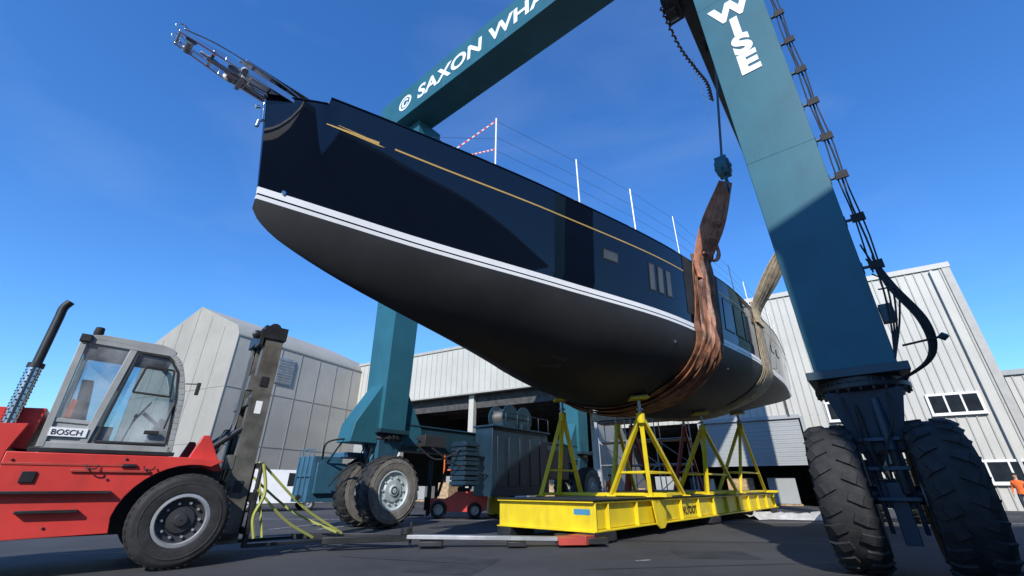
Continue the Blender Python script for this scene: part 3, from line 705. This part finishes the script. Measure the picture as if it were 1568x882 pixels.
for x in (-1.5,1.55):
    for y in (-.85,.85):wheel(b,(x,y,.34),.34,.22,2,2,3)
b.box(2.3,2.48,-.9,.9,.42,.62,2)
b.obj('van_body',['white','win','tyre','galv'],V,.04)
# ------------------------------------------------------------------ buildings
T=root('fabric_shed',(-21.4,31.7,0),math.atan2(.901,.433))
b=MB();pf=[(0,0),(0,12.0),(.5,12.9),(6.45,15.5),(12.4,12.9),(12.9,12.0),(12.9,0)]
b.prism(pf,'x',0,14,0);b.obj('skin',['tent'],T)
b=MB()
for k in range(7):
    y=k*2.15
    if y<12.9:
        zt=12+ (15.5-12)*(1-abs(y-6.45)/6.45)
        b.box(-.03,0,y-.02,y+.02,0,zt-.1,0)
for k in range(8):b.box(2*k-.02,2*k+.02,-.03,0,0,12,0)
for z in (4,8):b.box(-.025,0,0,12.9,z,z+.04,0);b.box(0,14,-.025,0,z,z+.04,0)
b.box(-.05,14,-.05,0,11.95,12.06,0)
b.box(3.8,5.4,-.08,0,9.0,11.2,1)
for k in range(9):b.box(3.85,5.35,-.12,-.08,9.1+.23*k,9.2+.23*k,0)
b.obj('seams',['tentr','galv'],T)
def ribs(b,x0,x1,z0,z1,y,m,p=.5,w=.06,d=.04):
    n=int((x1-x0)/p)
    for i in range(n+1):b.box(x0+i*p-w/2,x0+i*p+w/2,y-d,y,z0,z1,m)
S=root('boatyard_shed',(-20,46.8,0),math.atan2(-.5,.87));b=MB()
b.box(0,11,0,.3,0,8.5,0);b.box(0,30.2,-.5,-.1,8.5,12.6,0);b.box(-.1,30.3,-.6,-.08,12.6,12.85,1);b.box(-.1,30.3,-.56,-.08,8.38,8.5,1)
ribs(b,.3,30,8.5,12.6,-.5,1,.6);ribs(b,.3,10.8,0,8.4,0,1,1.0)
b.box(1.5,6.5,-.08,0,0,6.2,2)
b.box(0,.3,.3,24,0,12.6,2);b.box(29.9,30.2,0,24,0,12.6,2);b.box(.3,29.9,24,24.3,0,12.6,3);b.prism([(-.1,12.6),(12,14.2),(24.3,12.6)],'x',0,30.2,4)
b.box(18.8,19.3,-.05,.4,0,8.4,0);b.box(11,11.4,-.05,.4,0,8.4,0)
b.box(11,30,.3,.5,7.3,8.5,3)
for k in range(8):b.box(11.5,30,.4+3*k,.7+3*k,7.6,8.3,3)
b.obj('walls',['clad','cladr','cladg','inner','roof'],S)
b=MB()
for k in range(5):
    b.box(13+3.3*k,14.6+3.3*k,21,23.8,0,4.5,0);b.box(13+3.3*k,14.5+3.3*k,20.9,21,.3,2.2,1)
b.box(12,28,23.6,23.9,5,5.2,2)
for k in range(7):
    x=11.8+2.6*k;h=random.uniform(.8,2.6)
    b.box(x,x+random.uniform(1,2),2,3.4,.15,h,(1,3,0,4,1,3,5)[k]);b.box(x,x+1.8,2,3.4,0,.12,3)
for x in (12.5,16,20,24):
    for y in (5,6.2):b.box(x,x+.1,y,y+.1,0,4.2,5)
    for z in (1.2,2.6,4.0):b.box(x,x+3,5,6.3,z,z+.1,5);b.box(x+.3,x+2.4,5.1,6.1,z+.1,z+.9,(3,1,4)[int(z)%3])
b.obj('racking',['inner','cladg','galv','wood','blue','orange'],S)
Wh=root('warehouse',(6.8,38.3,0),math.atan2(-.517,.856));b=MB()
b.box(0,15.3,0,.3,5.6,14.4,0);b.box(15.3,25.8,0,.3,0,14.4,0);b.box(0,1,0,.3,0,5.6,0)
ribs(b,.2,25.7,5.6,14.35,0,1,.45,.07,.05);ribs(b,15.5,25.7,0,5.55,0,1,.45,.07,.05)
b.box(-.1,25.95,-.12,.35,14.4,14.75,0);b.box(25.5,25.9,-.08,.3,0,14.4,1)
b.beam((24.9,-.15,14.3),(24.9,-.15,.1),.14,.14,0)
b.box(15.3,15.5,-.1,0,0,5.6,2);b.box(9,15.3,-.1,0,5.5,5.75,2)
for k in range(22):b.box(8.6,15.2,.05+.02*(k%2),.12,2.5+.14*k,2.63+.14*k,2)
b.box(14.6,14.75,-.1,0,5.6,11.5,3)
b.box(0,.3,.3,22,0,14.4,3);b.box(25.5,25.8,.3,22,0,14.4,2);b.box(0,25.8,22,22.3,0,14.4,3);b.prism([(0,14.6),(11,16.2),(22.3,14.6)],'x',0,25.8,4)
for k in range(6):b.box(1,15,1+3*k,1.3+3*k,5.4,6,3)
b.obj('walls',['clad','cladr','cladg','inner','roof'],Wh)
b=MB()
for k in range(5):
    x=2+2.6*k;b.box(x,x+1.7,1.2,2.6,.12,random.uniform(.8,2.0),k%3);b.box(x,x+1.8,1.2,2.6,0,.1,0)
b.obj('stored_crates',['wood','cladg','blue'],Wh,.02)
b=MB()
for (x0,x1,z0,z1) in ((22.2,24.5,5.2,6.3),(22.6,25.4,1.4,2.5),(17,19,5.2,6.3)):
    b.box(x0-.08,x1+.08,-.12,-.06,z0-.08,z1+.08,0);n=3
    for k in range(n):
        w=(x1-x0)/n;b.box(x0+k*w+.05,x0+(k+1)*w-.05,-.14,-.1,z0+.05,z1-.05,1)
    b.box(x0-.1,x1+.1,-.22,-.05,z0-.14,z0-.08,0)
b.obj('windows',['white','win'],Wh)
A=root('annex_building',(29.4,25.2,0),math.atan2(-.517,.856));b=MB()
b.box(0,22,0,12,0,7.2,0);b.box(-.1,22.1,-.15,12.1,7.2,7.5,2);ribs(b,.3,21.8,0,7.15,0,1,.45,.07,.05)
for k in range(5):
    b.box(1.5+4*k,4+4*k,-.1,-.06,1.4,2.6,2);b.box(1.6+4*k,3.9+4*k,-.12,-.1,1.5,2.5,3)
    b.box(1.5+4*k,4+4*k,-.1,-.06,4.6,5.6,2);b.box(1.6+4*k,3.9+4*k,-.12,-.1,4.7,5.5,3)
b.obj('walls',['clad','cladr','cladg','win'],A)
H=root('assumed_shade_hall',(1.55,-9,0),0);b=MB()  # assumed hall behind camera, added to shade right leg and reflect dark in hull
b.box(0,40,-22,0,0,16.4,0);b.box(-.1,40.1,-22.1,.1,16.4,16.7,1)
for k in range(3):
    b.box(3+12*k,12+12*k,.0,.1,0,9,2)
    for j in range(20):b.box(3+12*k,12+12*k,.1,.13,.1+.45*j,.15+.45*j,1)
b.obj('walls',['cladd','cladr','cladg'],H)
H2=root('workshop_building',(-45,-30,0),R(5));b=MB();b.box(0,38,-14,0,0,7,0);b.prism([(-14.3,7),(-7,9.2),(.3,7)],'x',-.2,38.2,1)
for k in range(4):b.box(3+8*k,6+8*k,.0,.08,0,4,2)
b.obj('walls',['cladg','roof','inner'],H2)
# ------------------------------------------------------------------ scaffold, timber, tarp, misc
Sc=root('scaffold_tower',(5.6,29,0),R(-31));b=MB()
for x in (0,1.8,3.6,5.4):
    for y in (0,1.3):b.tube((x,y,0),(x,y,5.4),.035,0,6)
for z in (1,2.4,3.8,5.0):
    for y in (0,1.3):b.tube((0,y,z),(5.4,y,z),.03,0,6)
    for x in (0,1.8,3.6,5.4):b.tube((x,0,z),(x,1.3,z),.03,0,6)
    b.box(0,5.4,.1,1.2,z-.08,z-.04,1)
for k in range(3):b.tube((1.8*k,0,1),(1.8*k+1.8,0,2.4),.025,0,6);b.tube((1.8*k+1.8,0,2.4),(1.8*k,0,3.8),.025,0,6)
b.box(-.3,5.7,-.1,1.5,5.1,5.6,1)
b.obj('tubes_and_boards',['galv','wood'],Sc)
Tm=root('timber_stack',(20.6,17.8,0),R(-35));b=MB()
for k in range(5):
    for j in range(6):
        o=random.uniform(-.1,.1);b.box(o,3.4+o,.24*j,.24*j+.2,.15+.2*k,.31+.2*k,0)
    for x in (.4,2.8):b.box(x,x+.1,0,1.4,.31+.2*k,.35+.2*k,0)
for x in (.4,2.8):b.box(x,x+.12,0,1.4,0,.15,0)
b.obj('planks',['wood'],Tm,.008)
Bn=root('storage_bin',(24.6,19.0,0),R(-31));b=MB()
b.box(0,2.4,0,1.4,.15,1.3,0);b.box(-.05,2.45,-.05,1.45,1.3,1.38,0);ribs(b,.2,2.3,.15,1.3,0,0,.35)
b.box(.1,.3,0,1.4,0,.15,1);b.box(2.1,2.3,0,1.4,0,.15,1)
b.obj('bin_body',['blue','dark'],Bn,.01)
b=MB();n=16;vs=[]
for i in range(n+1):
    for j in range(7):
        e=math.sin(math.pi*j/6)
        vs.append((i*.24+random.uniform(-.06,.06),j*.3+random.uniform(-.08,.08)+.3*math.sin(i*.5),.02+e*random.uniform(.02,.28)))
b.add(vs,[(i*7+j,i*7+j+1,(i+1)*7+j+1,(i+1)*7+j) for i in range(n) for j in range(6)],0,True)
b.obj('tarpaulin',['tarp'],None,0,(9.6,18.8,0))
Lv=root('yellow_pallet_truck',(-.9,20.6,0),R(20));b=MB()
b.box(0,.9,0,.6,.1,.75,0);b.box(-.1,.9,.05,.15,.05,.12,1);b.prism([(0,.75),(.1,1.0),(.7,1.0),(.85,.75)],'y',.05,.55,0)
b.tube((.9,.3,.5),(1.2,.3,1.2),.025,1);b.lathe((.2,.3,.1),[(.1,-.3),(.1,.3)],1,12);b.lathe((.75,.3,.1),[(.1,-.3),(.1,.3)],1,12)
b.obj('pallet_truck_body',['yel','dark'],Lv,.02)
# ------------------------------------------------------------------ people
def person(name,loc,rot,pose=0):
    rt=root(name,loc,rot)
    V_=[];E=[];Rd=[]
    def v(x,y,z,r,pa=None):
        V_.append((x,y,z));Rd.append(r)
        if pa is not None:E.append((pa,len(V_)-1))
        return len(V_)-1
    pe=v(0,0,.95,.135);sp=v(0,0,1.12,.125,pe);ch=v(0,0,1.32,.15,sp);nk=v(0,-.01,1.47,.065,ch);v(0,-.02,1.56,.055,nk)
    for s_ in (-1,1):
        st_=.1*s_ if pose else 0
        h=v(.09*s_,0,.88,.095,pe);k=v(.11*s_,-.04+st_*.6,.5,.065,h);a=v(.12*s_,.03+st_*1.6,.1,.045,k);v(.13*s_,-.14+st_*1.6,.045,.04,a)
        sh=v(.18*s_,0,1.4,.065,ch);el=v(.25*s_,.03,1.13,.045,sh)
        wr=v(.26*s_,-.1,.92,.03,el);pm=v(.265*s_,-.125,.85,.028,wr)
        for i in range(4):
            f1=v(.265*s_,-.155+.022*i,.79,.009,pm);v(.255*s_,-.16+.022*i,.745-.006*abs(i-1),.008,f1)
        t1=v(.25*s_,-.17,.84,.011,pm);v(.245*s_,-.19,.8,.009,t1)
    me=bpy.data.meshes.new('body');me.from_pydata(V_,E,[]);o=bpy.data.objects.new('tmp',me);sc.collection.objects.link(o)
    o.modifiers.new('skin','SKIN')
    for i,r in enumerate(Rd):
        me.skin_vertices[0].data[i].radius=(r,r*.8 if i in(0,1,2) else r)
    me.skin_vertices[0].data[0].use_root=True
    o.modifiers.new('sub','SUBSURF').levels=1
    dg=bpy.context.evaluated_depsgraph_get();m2=bpy.data.meshes.new_from_object(o.evaluated_get(dg));bpy.data.objects.remove(o)
    m2.materials.clear()
    for k in ('orange','trouser','skin','black'):m2.materials.append(M[k])
    for p in m2.polygons:
        c=p.center;p.use_smooth=True
        p.material_index=3 if c.z<.13 else (2 if (c.z>1.5 or (abs(c.x)>.2 and c.z<.93)) else (0 if c.z>.88 else 1))
    ob=bpy.data.objects.new('body',m2);sc.collection.objects.link(ob);ob.parent=rt
    b=MB()
    pr=[(.01,-.13),(.045,-.12),(.062,-.07),(.075,0),(.076,.04),(.062,.09),(.03,.115),(.005,.12)]
    b.lathe((0,-.02,1.66),pr,0,16,'z')
    for s_ in (-1,1):
        b.lathe((.03*s_,-.093,1.67),[(.001,-.008),(.009,0),(.001,.008)],2,8,'z');b.lathe((.078*s_,-.01,1.65),[(.005,-.03),(.018,0),(.005,.03)],0,8,'z')
    b.prism([(-.012,1.62),(.012,1.62),(.004,1.675),(-.004,1.675)],'y',-.115,-.085,0);b.box(-.025,.025,-.095,-.085,1.585,1.592,3)
    b.lathe((0,-.01,1.7),[(.09,-.01),(.088,.03),(.07,.075),(.03,.1),(.005,.105)],1,16,'z')
    b.obj('head',['skin','hair','black','redst'],rt)
    return rt
person('worker',(5.15,24.5,0),R(20),1)
person('worker.001',(23.8,22.0,0),R(-60),0)
# ------------------------------------------------------------------ light, sky, camera
sf=Vector((-.22,-.975,math.tan(R(33)))).normalized()
sun=bpy.data.lights.new('sun','SUN');sun.energy=5;sun.angle=R(.5);sun.color=(1,.95,.87)
so=bpy.data.objects.new('sun',sun);so.rotation_euler=sf.to_track_quat('Z','Y').to_euler();sc.collection.objects.link(so)
w=bpy.data.worlds.new('World');sc.world=w;w.use_nodes=True;nt=w.node_tree;N=nt.nodes
bg=N['Background'];sk=N.new('ShaderNodeTexSky');sk.sky_type='NISHITA';sk.sun_disc=False
sk.sun_elevation=R(33);sk.sun_rotation=math.atan2(-.22,-.975)%(2*math.pi);sk.ozone_density=2.0;sk.air_density=1.3;sk.dust_density=.2
hs=N.new('ShaderNodeHueSaturation');hs.inputs['Saturation'].default_value=1.2
ti=N.new('ShaderNodeMix');ti.data_type='RGBA';ti.blend_type='MULTIPLY';ti.inputs[0].default_value=1;ti.inputs[7].default_value=(.6,.98,1.5,1)
nt.links.new(sk.outputs[0],hs.inputs['Color']);nt.links.new(hs.outputs[0],ti.inputs[6])
tc=N.new('ShaderNodeTexCoord');mp=N.new('ShaderNodeMapping');mp.inputs['Scale'].default_value=(1.2,3,5);mp.inputs['Rotation'].default_value=(.3,.2,.5)
no=N.new('ShaderNodeTexNoise');no.inputs['Scale'].default_value=1.1;no.inputs['Detail'].default_value=7;no.inputs['Roughness'].default_value=.5;no.inputs['Distortion'].default_value=.5
nt.links.new(tc.outputs['Generated'],mp.inputs[0]);nt.links.new(mp.outputs[0],no.inputs['Vector'])
mr=N.new('ShaderNodeMapRange');mr.inputs[1].default_value=.5;mr.inputs[2].default_value=.95;mr.inputs[4].default_value=.12
nt.links.new(no.outputs[0],mr.inputs[0])
mx=N.new('ShaderNodeMix');mx.data_type='RGBA';mx.inputs[7].default_value=(5.5,6.6,7.8,1)
nt.links.new(mr.outputs[0],mx.inputs[0]);nt.links.new(ti.outputs[2],mx.inputs[6]);nt.links.new(mx.outputs[2],bg.inputs['Color'])
bg.inputs['Strength'].default_value=.15
cd=bpy.data.cameras.new('camera');cd.lens=14.92;cd.sensor_width=36;cd.clip_end=2000;cd.clip_start=.05
co=bpy.data.objects.new('camera',cd);co.location=(0,0,1.2);co.rotation_euler=(R(90+25.07),0,0);sc.collection.objects.link(co);sc.camera=co
sc.view_settings.view_transform='Standard';sc.view_settings.look='None';sc.view_settings.exposure=0
